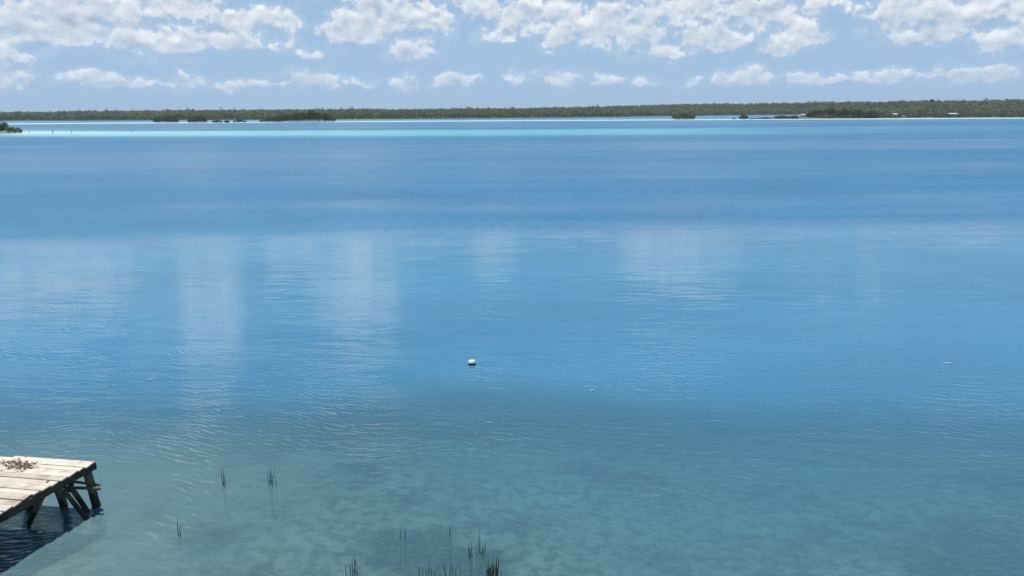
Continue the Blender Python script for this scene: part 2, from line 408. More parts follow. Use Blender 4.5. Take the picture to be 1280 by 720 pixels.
    n.set(pb.inputs['Normal'], N)
    fr = n.node('ShaderNodeFresnel'); fr.inputs['IOR'].default_value = 1.333
    tr = n.node('ShaderNodeBsdfTransparent')
    n.set(tr.inputs['Color'], n.vm('SCALE', T, scale=n.m('MULTIPLY', n.m('MULTIPLY', turb, clear), n.m('SUBTRACT', 1.0, fr.outputs[0]))))
    ad = n.node('ShaderNodeAddShader'); n.l.new(pb.outputs[0], ad.inputs[0]); n.l.new(tr.outputs[0], ad.inputs[1])
    n.l.new(ad.outputs[0], out.inputs['Surface'])
    return m
def foliage_material(name, c0, c1, c2, scale=0.12):
    m, n, out = new_mat(name)
    p = n.node('ShaderNodeNewGeometry').outputs['Position']
    rnd = n.node('ShaderNodeAttribute', attribute_name='tone').outputs['Fac']
    c = n.mix(n.ramp(n.noise(p, scale, 3, 0.6), 0.3, 0.7), c0, c1)
    c = n.mix(n.m('POWER', rnd, 2.0), c, c2)
    b = n.node('ShaderNodeBsdfDiffuse'); n.set(b.inputs['Color'], c)
    t = n.node('ShaderNodeBsdfTranslucent'); n.set(t.inputs['Color'], c)
    mx = n.node('ShaderNodeMixShader'); mx.inputs[0].default_value = 0.25
    n.l.new(b.outputs[0], mx.inputs[1]); n.l.new(t.outputs[0], mx.inputs[2]); n.l.new(mx.outputs[0], out.inputs['Surface'])
    return m
def plain(name, c, var=0.25, scale=3.0, rough=0.85, spec=0.2):
    m, n, out = new_mat(name)
    p = n.node('ShaderNodeTexCoord').outputs['Object']
    k = n.noise(p, scale, 4, 0.6)
    c2 = tuple(v*(1-var) for v in c[:3]) + (1,); c1 = tuple(min(1, v*(1+var)) for v in c[:3]) + (1,)
    principled(n, out, n.mix(k, c2, c1), rough, spec, bump(n, k, 0.3, 0.01))
    return m
def land_material():
    m, n, out = new_mat('scrub_ground')
    p = n.node('ShaderNodeNewGeometry').outputs['Position']
    c = n.mix(n.noise(p, 0.05, 4, 0.6), (0.05, 0.06, 0.03, 1), (0.10, 0.10, 0.06, 1))
    principled(n, out, c, 0.95, 0.05); return m

M_bed = seabed_material(); M_water = water_material(); M_land = land_material()
M_sand = plain('pale_sand', (0.62, 0.58, 0.48), 0.12, 0.4)
M_forest = foliage_material('forest_leaves', (0.045, 0.098, 0.028, 1), (0.140, 0.195, 0.062, 1), (0.23, 0.245, 0.13, 1), 0.022)
M_mangrove = foliage_material('mangrove_leaves', (0.024, 0.060, 0.012, 1), (0.052, 0.095, 0.020, 1), (0.12, 0.145, 0.042, 1), 0.25)
M_scrub = foliage_material('scrub_leaves', (0.070, 0.098, 0.030, 1), (0.125, 0.130, 0.045, 1), (0.19, 0.175, 0.08, 1), 0.12)
M_trunk = plain('grey_bark', (0.20, 0.18, 0.15), 0.3, 4)
M_root = plain('dark_mangrove_root', (0.06, 0.05, 0.04), 0.3, 4)

# ------------------------------------------------------------------ the setting
bed = obj('seabed', mesh_np('seabed', np.stack([gx, gy, -gd], -1), gf, M_bed, True)); tag(bed, kind='structure')
water = obj('lagoon_water', mesh_np('lagoon_water', np.stack([gx, gy, 0*gx], -1), gf, M_water, True, {'depth': gd})); tag(water, kind='structure')

# land beyond the lagoon, rising gently, higher towards the right
def land_z(x, y):
    t = y - shore_y(x)
    hill = 5.5 + 9.0*sstep(-50, 500, x) + 2.0*(fbm(x/160+5, y/160, 3)-0.5)
    return 0.4*sstep(-6, 6, t) - 0.6*sstep(2, -14, t) + hill*sstep(30, 420, t)
lx = np.linspace(-1900, 1900, 260); lt = np.concatenate([np.linspace(-15, 40, 12), np.linspace(60, 900, 30), [1100, 1400]])
LX, LT = np.meshgrid(lx, lt); LY = shore_y(LX) + LT
i = np.arange(LX.size).reshape(LX.shape)
lf = np.stack([i[:-1, :-1], i[:-1, 1:], i[1:, 1:], i[1:, :-1]], -1).reshape(-1, 4)
land = obj('far_shore_land', mesh_np('far_shore_land', np.stack([LX.ravel(), LY.ravel(), land_z(LX, LY).ravel()], -1), lf, M_land, True)); tag(land, kind='structure')

def leaf_quads(centres, nrm, size, flat=0.5):
    """centres (n,3); quads with random tilt biased to nrm"""
    n = len(centres)
    d = nrm + flat*rng.normal(size=(n, 3)); d /= np.linalg.norm(d, axis=1)[:, None]
    a = np.cross(d, rng.normal(size=(n, 3))); a /= np.linalg.norm(a, axis=1)[:, None]
    b = np.cross(d, a)
    s = (size*(0.6+0.8*rng.random(n)))[:, None]*0.5
    k1 = 0.7+0.6*rng.random((n, 1)); k2 = 0.7+0.6*rng.random((n, 1))
    v = np.stack([centres-a*s*k1, centres-b*s*k2, centres+a*s, centres+b*s], 1).reshape(-1, 3)
    f = np.arange(4*n).reshape(-1, 4)
    return v, f
def crown_points(c, rx, ry, rz, n, lumps=7):
    """points through a lumpy crown, most near its outside"""
    lc = rng.normal(size=(lumps, 3)); lc /= np.linalg.norm(lc, axis=1)[:, None]; lc[:, 2] = np.abs(lc[:, 2])*0.9-0.25
    lc *= (0.35+0.35*rng.random((lumps, 1)))
    lr = 0.32+0.25*rng.random(lumps)
    k = rng.integers(0, lumps, n)
    d = rng.normal(size=(n, 3)); d /= np.linalg.norm(d, axis=1)[:, None]
    rad = (0.72+0.32*rng.random(n))[:, None]
    p = lc[k] + d*rad*lr[k][:, None]
    nn = p/np.maximum(np.linalg.norm(p, axis=1)[:, None], 1e-3) + d
    nn[:, 2] += 0.5; nn /= np.linalg.norm(nn, axis=1)[:, None]
    return np.asarray(c)+p*np.array([rx, ry, rz]), nn

def forest(name, trees, per, size, mat, label, cat, tone_w=1.0):
    V = []; Fc = []; T = []; off = 0
    for (x, y, z, h, r) in trees:
        n = int(per)
        c = (x, y, z+h*0.50)
        P, N_ = crown_points(c, r, r, h*0.55, n, 6)
        P[:, 2] = np.maximum(P[:, 2], z+0.2)
        v, f = leaf_quads(P, N_, np.full(n, size))
        V.append(v); Fc.append(f+off); off += len(v)
        base = rng.random()
        T.append(np.repeat(np.clip(base*0.75+0.3*rng.random(n), 0, 1), 4))
    me = mesh_np(name, np.concatenate(V), np.concatenate(Fc), mat, False, {'tone': np.concatenate(T)})
    o = obj(name, me); tag(o, label, cat, None, 'stuff'); return o

trees = []
ROWS = [(4, 4.5, 8.0, 4.5, 3.4), (14, 6, 9.0, 5.0, 4.0), (28, 7, 10, 5.5, 4.5)] + [(46+26*k, 7.5, 11.0, 6.5, 5.0) for k in range(16)]
for row, (t0, hmin, hmax, step, rr) in enumerate(ROWS):
    x = -1150.0
    while x < 1250:
        yy = shore_y(np.array(x)) + t0 + random.uniform(-6, 6)*(0.4 if row == 0 else 1.6)
        if abs(x)/yy < 0.80:
            h = random.uniform(hmin, hmax)*(0.8+0.4*float(fbm(np.array(x/60.0), np.array(yy/60.0), 2)))
            if random.random() < 0.04: h *= 1.32
            trees.append((x, float(yy), float(land_z(np.array(x), np.array(yy))), h, rr*random.uniform(0.75, 1.2)))
            if row >= 11: trees.append((x+random.uniform(-3, 3), float(yy)-2, trees[-1][2]-0.8, h*0.6, rr*1.2))
        x += (step if row < 12 else 5.0)*random.uniform(0.6, 1.4)
forest('far_forest', trees, 90, 1.4, M_forest, 'low green jungle along the whole far shore of the lagoon', 'forest')
mbt = MB()
for (x, y, z, h, r) in trees:
    if y - float(shore_y(np.array(x))) < 45:
        for _ in range(2):
            xx = x+random.uniform(-2, 2); yy = y-1.5+random.uniform(-1, 1)
            mbt.tube([(xx, yy, z-0.3), (xx+random.uniform(-.5, .5), yy, z+h*0.55)], [0.16, 0.08], 4, False)
tag(mbt.build('forest_trunks', M_trunk), 'thin pale trunks among the trees of the far shore', 'trunks', None, 'stuff')

# ------------------------------------------------------------------ mangrove islets and shore clumps
def clump(name, label, px0, px1, ytop, ybase, mat, group=None, leaf=0.6, dens=26, prof=None, cat='mangrove', Y=None, depth_k=0.5, rootc=True):
    """a clump whose foot stands on the shallow flat; px0..px1 gives its width, ytop its height at its foot's distance"""
    c = at((px0+px1)/2, ybase)
    if Y: c = at_y((px0+px1)/2, ybase, Y); c.z = 0
    mpp = c.y/(FPX/math.cos(PITCH))*1.0
    w = (px1-px0)*mpp*0.97; h = (ybase-ytop)*mpp
    root = thing(name, label, cat, (c.x, c.y, -0.15), group)
    prof = prof or [(0.0, 0.45), (0.15, 0.8), (0.5, 1.0), (0.85, 0.8), (1.0, 0.45)]
    px_, ph_ = zip(*prof)
    dpt = max(3.0, w*depth_k)
    nl = max(5, int(w/2.2)); V = []; Fc = []; T = []; off = 0; mb = MB()
    for k in range(nl):
        u = (k+0.5)/nl; hh = h*np.interp(u, px_, ph_)*random.uniform(0.86, 1.0)
        r = max(1.0, min(w/nl*1.5, hh*0.6))
        xx = (u-0.5)*(w-1.2*r) + random.uniform(-0.3, 0.3)*r
        lim = dpt/2*math.sqrt(max(0.05, 1-(2*u-1)**2))
        for s in range(3):
            yy = random.uniform(-lim, lim) if s else -lim*0.8
            hs = hh*(1.0 if s == 1 else random.uniform(0.55, 0.95))
            n = int(dens*max(3, r*hs))
            P, N_ = crown_points((xx, yy, hs*0.52+0.15), r, r, hs*0.5, n, 7)
            P[:, 2] = np.maximum(P[:, 2], 0.25+0.3*rng.random(n))
            v, f = leaf_quads(P, N_, np.full(n, leaf)); V.append(v); Fc.append(f+off); off += len(v)
            T.append(np.repeat(np.clip(random.random()*0.6+0.35*rng.random(n), 0, 1), 4))
            for q in range(3):
                bx = xx+random.uniform(-r, r)*0.8; by = yy+random.uniform(-r, r)*0.6
                mb.tube([(bx, by, -0.45), (bx+random.uniform(-.3, .3), by, 0.5), (xx+(bx-xx)*0.4, yy, hs*0.55)], [0.09, 0.08, 0.05], 5, False)
    me = mesh_np('crown', np.concatenate(V), np.concatenate(Fc), mat, False, {'tone': np.concatenate(T)})
    obj('crown', me, root)
    tag(mb.build('aerial_roots', M_root if rootc else M_trunk, root), kind='stuff')
    return root
clump('mangrove_islet', 'low rounded dark green mangrove islet farthest from the long islet', 192, 225, 142.5, 153.2, M_mangrove)
clump('mangrove_islet', 'mid sized mangrove islet with a higher middle beside the rounded islet', 234, 261, 142.8, 153.2, M_mangrove, prof=[(0, .4), (.3, .75), (.6, 1), (.85, .85), (1, .4)])
clump('mangrove_islet', 'flat tiny mangrove islet between two taller ones', 265, 279, 149.0, 153.3, M_mangrove, leaf=.5)
clump('mangrove_islet', 'smallest mangrove tuft right beside the flat tiny islet', 280.5, 287, 149.6, 153.3, M_mangrove, leaf=.45)
clump('mangrove_islet', 'small mangrove islet with one tuft in its middle', 291, 310, 146.5, 152.9, M_mangrove, prof=[(0, .35), (.35, .6), (.5, 1), (.65, .6), (1, .35)])
clump('mangrove_islet', 'longest and tallest mangrove islet sloping down to one side', 323, 422, 136.8, 152.4, M_mangrove, leaf=.75, dens=15, prof=[(0, .25), (.12, .42), (.25, .6), (.5, .82), (.68, 1), (.82, .95), (.93, .7), (1, .35)], depth_k=0.35)
clump('mangrove_islet', 'lone rounded olive green mangrove islet on the pale sand flat', 839, 869, 138.5, 149.4, M_scrub)
clump('mangrove_islet', 'small dome shaped bush standing in the shallow inlet', 923.5, 935.5, 142.3, 149.1, M_mangrove, leaf=.5)
clump('low_shrub', 'tiny low tuft beside the dome shaped bush in the inlet', 914, 920, 147.3, 149.0, M_mangrove, leaf=.4, cat='shrub')
clump('low_shrub', 'low flat shrub at the tip of the scrubby point', 950, 962, 145.5, 148.8, M_mangrove, leaf=.5, cat='shrub')
clump('low_shrub', 'pale olive scrub bush on the point before the tall mangroves', 966, 1000, 142.6, 148.6, M_scrub, leaf=.5, cat='shrub', prof=[(0, .5), (.2, 1), (.5, .7), (.75, .9), (1, .6)])

# the near point on the right: a low bank with scrub and taller mangroves
PT = [(936, 149.0), (1000, 148.5), (1100, 147.9), (1200, 147.4), (1280, 147.0), (1400, 146.4), (1550, 145.7)]
pt_front = [at(*q) for q in PT]
pv = []; nb = 6
for kf, p_ in enumerate(pt_front):
    wdt = [2, 16, 60, 110, 150, 180, 200][kf]
    for j in range(nb):
        t = j/(nb-1); pv.append((p_.x+0.25*wdt*t, p_.y+wdt*t, [-0.4, 0.35, 0.8, 1.1, 1.0, -0.3][j]))
pf = []
for a in range(len(PT)-1):
    for j in range(nb-1):
        pf.append((a*nb+j, (a+1)*nb+j, (a+1)*nb+j+1, a*nb+j+1))
mp = bpy.data.meshes.new('mangrove_bank'); mp.from_pydata(pv, [], pf); mp.update(); mp.materials.append(M_land)
tag(obj('mangrove_bank', mp), kind='structure')
MANG = [(1006, 1030, 133.5), (1024, 1048, 132.0), (1042, 1066, 131.6), (1060, 1082, 132.4), (1076, 1100, 135.0)]
labs = ['darkest mangrove tree at the start of the dense row on the point', 'broad dark mangrove second along the dense row on the point',
        'tallest mangrove in the middle of the dense row on the point', 'mangrove fourth along the dense row on the point', 'lower mangrove that ends the dense row beside the open scrub']
for (a, b, t), lb in zip(MANG, labs):
    clump('mangrove_tree', lb, a, b, t, 147.6, M_mangrove, 'mangroves in the dense row on the point', .7, 14, Y=at((a+b)/2, 148.0).y+9)
sc = []
def front_y(x): return np.interp(x, [p_.x for p_ in pt_front], [p_.y for p_ in pt_front])
def front_w(x): return np.interp(x, [p_.x for p_ in pt_front], [2, 16, 60, 110, 150, 180, 200])
for k in range(420):
    px = random.uniform(1005, 1420); x = at(px, 147.8).x
    t = random.random(); y = float(front_y(x))+3+t*float(front_w(x))*0.85
    h = random.uniform(2.2, 5.4)*(0.55+0.7*t)+ (2.0 if random.random() < 0.12 else 0)
    sc.append((x, y, 0.2, h, h*0.75))
forest('shore_scrub', sc, 90, 0.75, M_scrub, 'olive scrub covering the low point on the far shore', 'scrub')
em = at_y(1165, 124.0, 1150.0)
e = thing('emergent_tree', 'single tall round crowned tree rising above the jungle skyline', 'tree', (em.x, em.y, float(land_z(np.array(em.x), np.array(em.y)))))
hgt = em.z - e.location.z
P, N_ = crown_points((0, 0, hgt-2.6), 4.2, 4.2, 3.6, 900, 8); v, f = leaf_quads(P, N_, np.full(900, .8))
obj('crown', mesh_np('crown', v, f, M_mangrove, False, {'tone': np.repeat(rng.random(900)*0.5, 4)}), e)
mb = MB(); mb.tube([(0, 0, -0.5), (0.2, 0, hgt*0.5), (0, 0, hgt-2)], [0.45, 0.35, 0.2], 7); mb.build('trunk', M_trunk, e)
# huts half hidden in the scrub
M_wall = plain('white_wash', (0.52, 0.50, 0.45), 0.08, 1.5)
M_tin = plain('pale_tin_roof', (0.62, 0.64, 0.64), 0.1, 1.0, 0.5, 0.4)
M_dark = plain('dark_opening', (0.03, 0.03, 0.03), 0.2, 2)
def hut(px, ybase, w, d, h, label):
    p_ = at(px, ybase); y = p_.y + 30; x = p_.x*y/p_.y
    r = thing('shore_hut', label, 'hut', (x, y, 0.4))
    S = 1.1
    m = MB(); m.box((0, 0, h/2+S), w, d, h); m.build('wall', M_wall, r)
    m = MB()
    for sx in (-1, 1):
        for sy in (-1, 1): m = MB(); m.box((sx*(w/2-.2), sy*(d/2-.2), S/2-.15), .2, .2, S+.3); m.build('stilt', M_trunk, r)
    m = MB(); e_ = 0.35; z0 = h+S-0.05; z1 = z0+h*0.35
    m.v = [(-w/2-e_, -d/2-e_, z0), (w/2+e_, -d/2-e_, z0), (w/2+e_, d/2+e_, z0), (-w/2-e_, d/2+e_, z0), (-w/2-e_, 0, z1), (w/2+e_, 0, z1)]
    m.f = [(0, 1, 5, 4), (2, 3, 4, 5), (0, 4, 3), (1, 2, 5), (0, 3, 2, 1)]; m.build('roof', M_tin, r)
    m = MB(); m.box((-w*0.15, -d/2-0.02, S+1.0), 0.9, 0.06, 2.0); m.build('door', M_dark, r)
    m = MB(); m.box((w*0.22, -d/2-0.02, S+1.4), 0.9, 0.06, 0.8); m.build('window', M_dark, r)
    return r
hut(1118, 148.0, 3.8, 3.2, 2.2, 'small square white hut standing alone in the olive scrub')
hut(1190, 147.5, 7.6, 3.6, 2.2, 'long low white hut with a pale roof in the scrub')
hut(1003, 148.6, 3.8, 3.0, 2.0, 'white hut beside the start of the dense mangrove row')

M_stake = plain('dark_stake', (0.10, 0.08, 0.06), 0.3, 6)
M_white = plain('white_paint', (0.75, 0.75, 0.72), 0.06, 6)
def stake(px, py, h, label, cap=None, name='wooden_stake', r0=0.11, group=None):
    p_ = at(px, py)
    r = thing(name, label, 'stake', (p_.x, p_.y, -0.4), group)
    m = MB(); m.tube([(0, 0, 0), (0.02, 0, 0.4+h*0.6), (0.05, 0.02, 0.4+h)], [r0, r0*0.95, r0*0.85], 8, True, 0.05); m.build('post', M_stake if not cap else M_white, r)
    if cap: m = MB(); m.tube([(0.05, 0.02, 0.39+h), (0.05, 0.02, 0.62+h)], [r0*1.9, r0*1.5], 8); m.build('cap', M_white, r)
    else: m = MB(); m.tube([(0.0, 0, 0.36), (0.0, 0, 0.55)], [r0*1.25, r0*1.2], 8); m.build('waterline_growth', M_root, r)
stake(36.5, 167.0, 1.0, 'short dark stake at the bushy tip of the sand spit')
stake(66.0, 166.8, 1.15, 'dark stake second out from the bush along the sand spit', r0=0.17)
stake(89.5, 166.9, 1.05, 'dark stake third out from the bush along the sand spit')
stake(164.5, 165.6, 1.1, 'lone dark stake far out on the turquoise bar')
stake(1077, 148.3, 1.2, 'white capped marker post in front of the dense mangroves', True, 'marker_post', 0.22)
stake(1153, 147.9, 1.2, 'white capped marker post in front of the open scrub', True, 'marker_post', 0.2)
stake(1242, 147.5, 1.3, 'white capped marker post beyond the long white hut', True, 'marker_post', 0.22)

# sand spit with its bushes
n_u, n_v = 40, 13; sv = []
A0 = at(-160, 167.2); A1 = at(120, 166.3)
for a in range(n_u+1):
    t = a/n_u; cx = A0.x+(A1.x-A0.x)*t; cy = A0.y+(A1.y-A0.y)*t+6
    wd = 17*(1-0.85*t**1.3)
    for b in range(n_v+1):
        q = b/n_v*2-1
        z = (0.55*(1-t)**0.8+0.03)*(1-q*q)-0.12 + 0.05*(random.random()-.5)*(1-q*q)
        sv.append((cx, cy+q*wd, z))
sf = [(a*(n_v+1)+b, (a+1)*(n_v+1)+b, (a+1)*(n_v+1)+b+1, a*(n_v+1)+b+1) for a in range(n_u) for b in range(n_v)]
ms = mesh_np('sand_spit', np.array(sv), np.array(sf), M_sand, True)
tag(obj('sand_spit', ms), kind='structure')
clump('spit_bush', 'taller green bush with upright tufts at the root of the sand spit', -30, 13, 149.5, 166.6, M_mangrove, 'bushes on the sand spit', .34, 34, [(0, .9), (.5, .95), (.8, 1), (.93, .8), (1, .5)], 'bush', rootc=False)
clump('spit_bush', 'low olive bush tapering towards the tip of the sand spit', 7, 31, 156.5, 166.4, M_scrub, 'bushes on the sand spit', .30, 40, [(0, .9), (.25, 1), (.6, .85), (.85, .55), (1, .2)], 'bush', rootc=False)

# ------------------------------------------------------------------ old jetty
def wood_material(name, c0, c1, c2, grain=26.0):
    m, n, out = new_mat(name)
    p = n.node('ShaderNodeTexCoord').outputs['Object']
    rnd = n.node('ShaderNodeObjectInfo').outputs['Random']
    q = n.vm('ADD', n.vm('MULTIPLY', p, (0.8, grain, grain)), n.xyz(n.m('MULTIPLY', rnd, 37.0), n.m('MULTIPLY', rnd, 91.0), 0.0))
    g = n.noise(q, 1.0, 5, 0.6)
    k = n.noise(n.vm('ADD', p, n.xyz(n.m('MULTIPLY', rnd, 50.0), 0.0, 0.0)), 2.2, 4, 0.6)
    c = n.mix(n.ramp(g, 0.3, 0.7), c0, c1)
    c = n.mix(n.m('MULTIPLY', n.ramp(k, 0.46, 0.70), 0.85), c, c2)
    c = n.mix(1.0, c, n.xyz(*[n.ramp(rnd, 0, 1, 0.80, 1.08, False)]*3), 'MULTIPLY')
    principled(n, out, c, 0.85, 0.15, bump(n, g, 0.5, 0.006)); return m
M_plank = wood_material('bleached_plank', (0.50, 0.44, 0.355, 1), (0.72, 0.66, 0.56, 1), (0.36, 0.285, 0.215, 1))
M_beam = wood_material('weathered_beam', (0.055, 0.040, 0.030, 1), (0.12, 0.09, 0.068, 1), (0.04, 0.032, 0.025, 1), 14)
def post_material():
    m, n, out = new_mat('jetty_post')
    p = n.node('ShaderNodeNewGeometry').outputs['Position']; x, y, z = n.sep(p)
    k = n.noise(n.vm('MULTIPLY', p, (9, 9, 1.5)), 1.0, 4, 0.6)
    c = n.mix(k, (0.09, 0.068, 0.05, 1), (0.20, 0.155, 0.115, 1))
    dark_foot = n.ramp(n.m('ADD', z, n.m('MULTIPLY', n.m('SUBTRACT', k, 0.5), 0.25)), 0.30, 0.45, 1.0, 0.0)
    c = n.mix(dark_foot, c, (0.022, 0.026, 0.016, 1))  # posts grow darker and smoother below a ragged line above the water
    principled(n, out, c, n.ramp(dark_foot, 0, 1, 0.85, 0.5), 0.25, bump(n, k, 0.6, 0.02)); return m
M_post = post_material()
DZ = 1.05
C0 = at(118, 577.5, DZ); C1 = at(0, 568.8, DZ); C2 = at(0, 641, DZ)
U = Vector((C1.x-C0.x, C1.y-C0.y, 0)).normalized(); V = Vector((C2.x-C0.x, C2.y-C0.y, 0)).normalized()
dock = thing('old_jetty', 'weathered plank jetty on crooked dark posts over the shallow water', 'jetty', (C0.x, C0.y, 0))
RZ = math.atan2(U.y, U.x)
def loc(u, v, z): q = U*u+V*v; return (q.x, q.y, z)
def plank(u0, u1, v, w, z, th, tilt=0.0, slope=0.0):
    """board along U, its own object with length on local X"""
    nseg = 6; vs = []; fs = []
    L = u1-u0
    sk0, sk1 = random.uniform(-.012, .012), random.uniform(-.012, .012)
    warp = random.uniform(-.006, .006)
    for k in range(nseg+1):
        t = k/nseg; xx = L*t
        wz = warp*math.sin(math.pi*t*1.6)+slope*t
        e0 = random.uniform(-.004, .004); e1 = random.uniform(-.004, .004)
        xk = (sk0 if k == 0 else 0)
        for (yy, zz) in ((-w/2+e0, 0), (w/2+e1, 0), (w/2+e1, -th), (-w/2+e0, -th)):
            vs.append((xx + (xk if yy > 0 else -xk), yy, zz+wz+tilt*yy))
    for k in range(nseg):
        a = k*4; b = a+4
        fs += [(a, a+1, b+1, b), (a+1, a+2, b+2, b+1), (a+2, a+3, b+3, b+2), (a+3, a, b, b+3)]
    fs += [(0, 3, 2, 1), (nseg*4, nseg*4+1, nseg*4+2, nseg*4+3)]
    me = bpy.data.meshes.new('plank'); me.from_pydata(vs, [], fs); me.update(); me.materials.append(M_plank)
    o = obj('plank', me, dock, loc(u0, v+w/2, z)); o.rotation_euler.z = RZ
    bv = o.modifiers.new('edge', 'BEVEL'); bv.width = 0.006; bv.segments = 1
    return o
v = 0.0
first = True
while v < 3.7:
    w = random.choice((0.15, 0.18, 0.2, 0.22, 0.26)); gap = random.choice((0.005, 0.008, 0.010, 0.013))
    if first:
        w = 0.27; plank(-0.03, 1.95, v, w, DZ+0.012, 0.04); plank(1.97, 6.5, v+0.05, w-0.04, DZ-0.005, 0.04)
        first = False
    else:
        zz = DZ+random.uniform(-0.014, 0.012)
        u0 = random.uniform(-0.03, 0.03)
        if random.random() < 0.3:
            cut = random.uniform(2.6, 4.2); plank(u0, cut, v, w, zz, 0.035, random.uniform(-.03, .03)); plank(cut+.012, 6.5, v, w, zz-.004, 0.035)
        else: plank(u0, 6.5, v, w, zz, 0.035, random.uniform(-.03, .03))
    v += w+gap
DEPTHV = v
def beam(name, p0, p1, hw, hh, mat=None, square=True):
    a, b = Vector(p0), Vector(p1); L = (b-a).length; m = MB(); nseg = 5
    vs = []; fs = []
    for k in range(nseg+1):
        j = [random.uniform(-.006, .006) for _ in range(4)]
        for (yy, zz) in ((-hw+j[0], hh), (hw+j[1], hh), (hw+j[2], -hh), (-hw+j[3], -hh)): vs.append((L*k/nseg, yy, zz+random.uniform(-.004, .004)))
    for k in range(nseg):
        a_ = k*4; b_ = a_+4
        fs += [(a_, a_+1, b_+1, b_), (a_+1, a_+2, b_+2, b_+1), (a_+2, a_+3, b_+3, b_+2), (a_+3, a_, b_, b_+3)]
    fs += [(0, 3, 2, 1), (nseg*4, nseg*4+1, nseg*4+2, nseg*4+3)]
    me = bpy.data.meshes.new(name); me.from_pydata(vs, [], fs); me.update(); me.materials.append(mat or M_beam)
    o = obj(name, me, dock, p0); o.rotation_mode = 'QUATERNION'; o.rotation_quaternion = (b-a).to_track_quat('X', 'Z')
    bv = o.modifiers.new('edge', 'BEVEL'); bv.width = 0.008; bv.segments = 1
    return o
zb = DZ-0.038
beam('edge_beam', loc(0.05, -0.06, zb-0.075), loc(0.05, 1.42, zb-0.075), 0.04, 0.078)
beam('edge_beam', loc(0.065, 1.30, zb-0.095), loc(0.065, DEPTHV+.05, zb-0.095), 0.05, 0.085)
for uu in (1.5, 3.2, 5.0, 6.3): beam('joist', loc(uu, 0.0, zb-0.075), loc(uu, DEPTHV, zb-0.075), 0.04, 0.07)
def on_v(px, py, v0):
    """where the ray through a pixel meets the vertical plane at distance v0 from the far edge"""
    d = ray(px, py); o = Vector((0, 0, CAM_H)); nrm = Vector((-U.y, U.x, 0))
    if nrm.dot(V) < 0: nrm = -nrm
    q0 = C0+V*v0; t = nrm.dot(q0-o)/nrm.dot(d); q = o+d*t
    return q-Vector((C0.x, C0.y, 0))
def log(name, p0, p1, r0, r1, ext=0.0, mat=None):
    a, b = Vector(p0), Vector(p1)
    if ext: b = b+(b-a).normalized()*ext
    m = MB(); pts = []; rad = []
    side = Vector((random.uniform(-1, 1), random.uniform(-1, 1), 0))*0.012
    for k in range(6):
        t = k/5; pts.append(tuple(a.lerp(b, t)+side*math.sin(math.pi*t))); rad.append((r0+(r1-r0)*t)*random.uniform(.95, 1.06))
    m.tube(pts, rad, 9, True, 0.05); return m.build(name, mat or M_post, dock, True)
W0 = Vector((C0.x, C0.y, 0))
def wl(px, py): return at(px, py, 0)-W0
log('post', loc(0.10, 0.13, zb-.06), wl(121, 633), 0.085, 0.10, 0.9)
log('post', loc(0.14, 0.84, zb-.06), wl(79.5, 632), 0.085, 0.085, 0.9)
log('post', loc(0.12, 2.35, zb-.1), loc(0.2, 2.4, 0), 0.09, 0.09, 0.9)
log('post', loc(0.12, 3.45, zb-.1), loc(0.05, 3.5, 0), 0.09, 0.09, 0.9)
log('post', on_v(41, 606, 0.35), on_v(38, 628, 0.35), 0.08, 0.09, 0.9)
for uu in (3.3, 5.0, 6.3):
    for vv in (0.2, 1.8, 3.4): log('post', loc(uu, vv, zb-.02), loc(uu+random.uniform(-.1, .1), vv+random.uniform(-.1, .1), 0), 0.085, 0.09, 1.0)
log('brace', on_v(97, 589, 0.22), on_v(86.5, 613, 0.22), 0.055, 0.06)
log('brace', on_v(87, 607, 0.30), on_v(103, 631, 0.30), 0.055, 0.06, 0.5)
log('brace', on_v(79, 612, 0.55), on_v(95, 632, 0.55), 0.05, 0.05, 0.4)
log('brace', on_v(62, 603, 0.95), on_v(47, 633, 0.95), 0.065, 0.06, 0.5)
log('cross_rail', on_v(84, 601, 0.10), on_v(124.5, 606.3, 0.10), 0.032, 0.028)
log('cross_rail', on_v(60, 608, 0.24), on_v(125, 611, 0.24), 0.03, 0.034)
# litter of dry leaves and twigs caught in the gap of the planks
lv = []; lf2 = []; 
for k in range(150):
    px = random.gauss(22, 13); py = random.gauss(580.5, 3.0)
    if px < -30 or px > 60: continue
    c = at(px, py, DZ+0.022); s_ = random.uniform(0.018, 0.05); a = random.uniform(0, 6.28); n0 = len(lv)
    if random.random() < 0.25: l_, w_ = s_*3, s_*0.18
    else: l_, w_ = s_, s_*0.6
    dx_, dy_ = math.cos(a), math.sin(a)
    for (p_, q_, z_) in ((-1, 0, 0.004), (0, -1, .012), (1, 0, 0.006), (0, 1, .016)):
        lv.append((c.x+dx_*p_*l_-dy_*q_*w_, c.y+dy_*p_*l_+dx_*q_*w_, c.z+z_*random.uniform(.2, 1.0)))
    lf2.append((n0, n0+1, n0+2, n0+3))
me = bpy.data.meshes.new('dry_leaf_litter'); me.from_pydata(lv, [], lf2); me.update(); me.materials.append(plain('dry_leaf', (0.15, 0.095, 0.062), 0.55, 40))
tag(obj('dry_leaf_litter', me), 'brown dry leaves and twigs scattered on the jetty planks', 'litter', None, 'stuff')

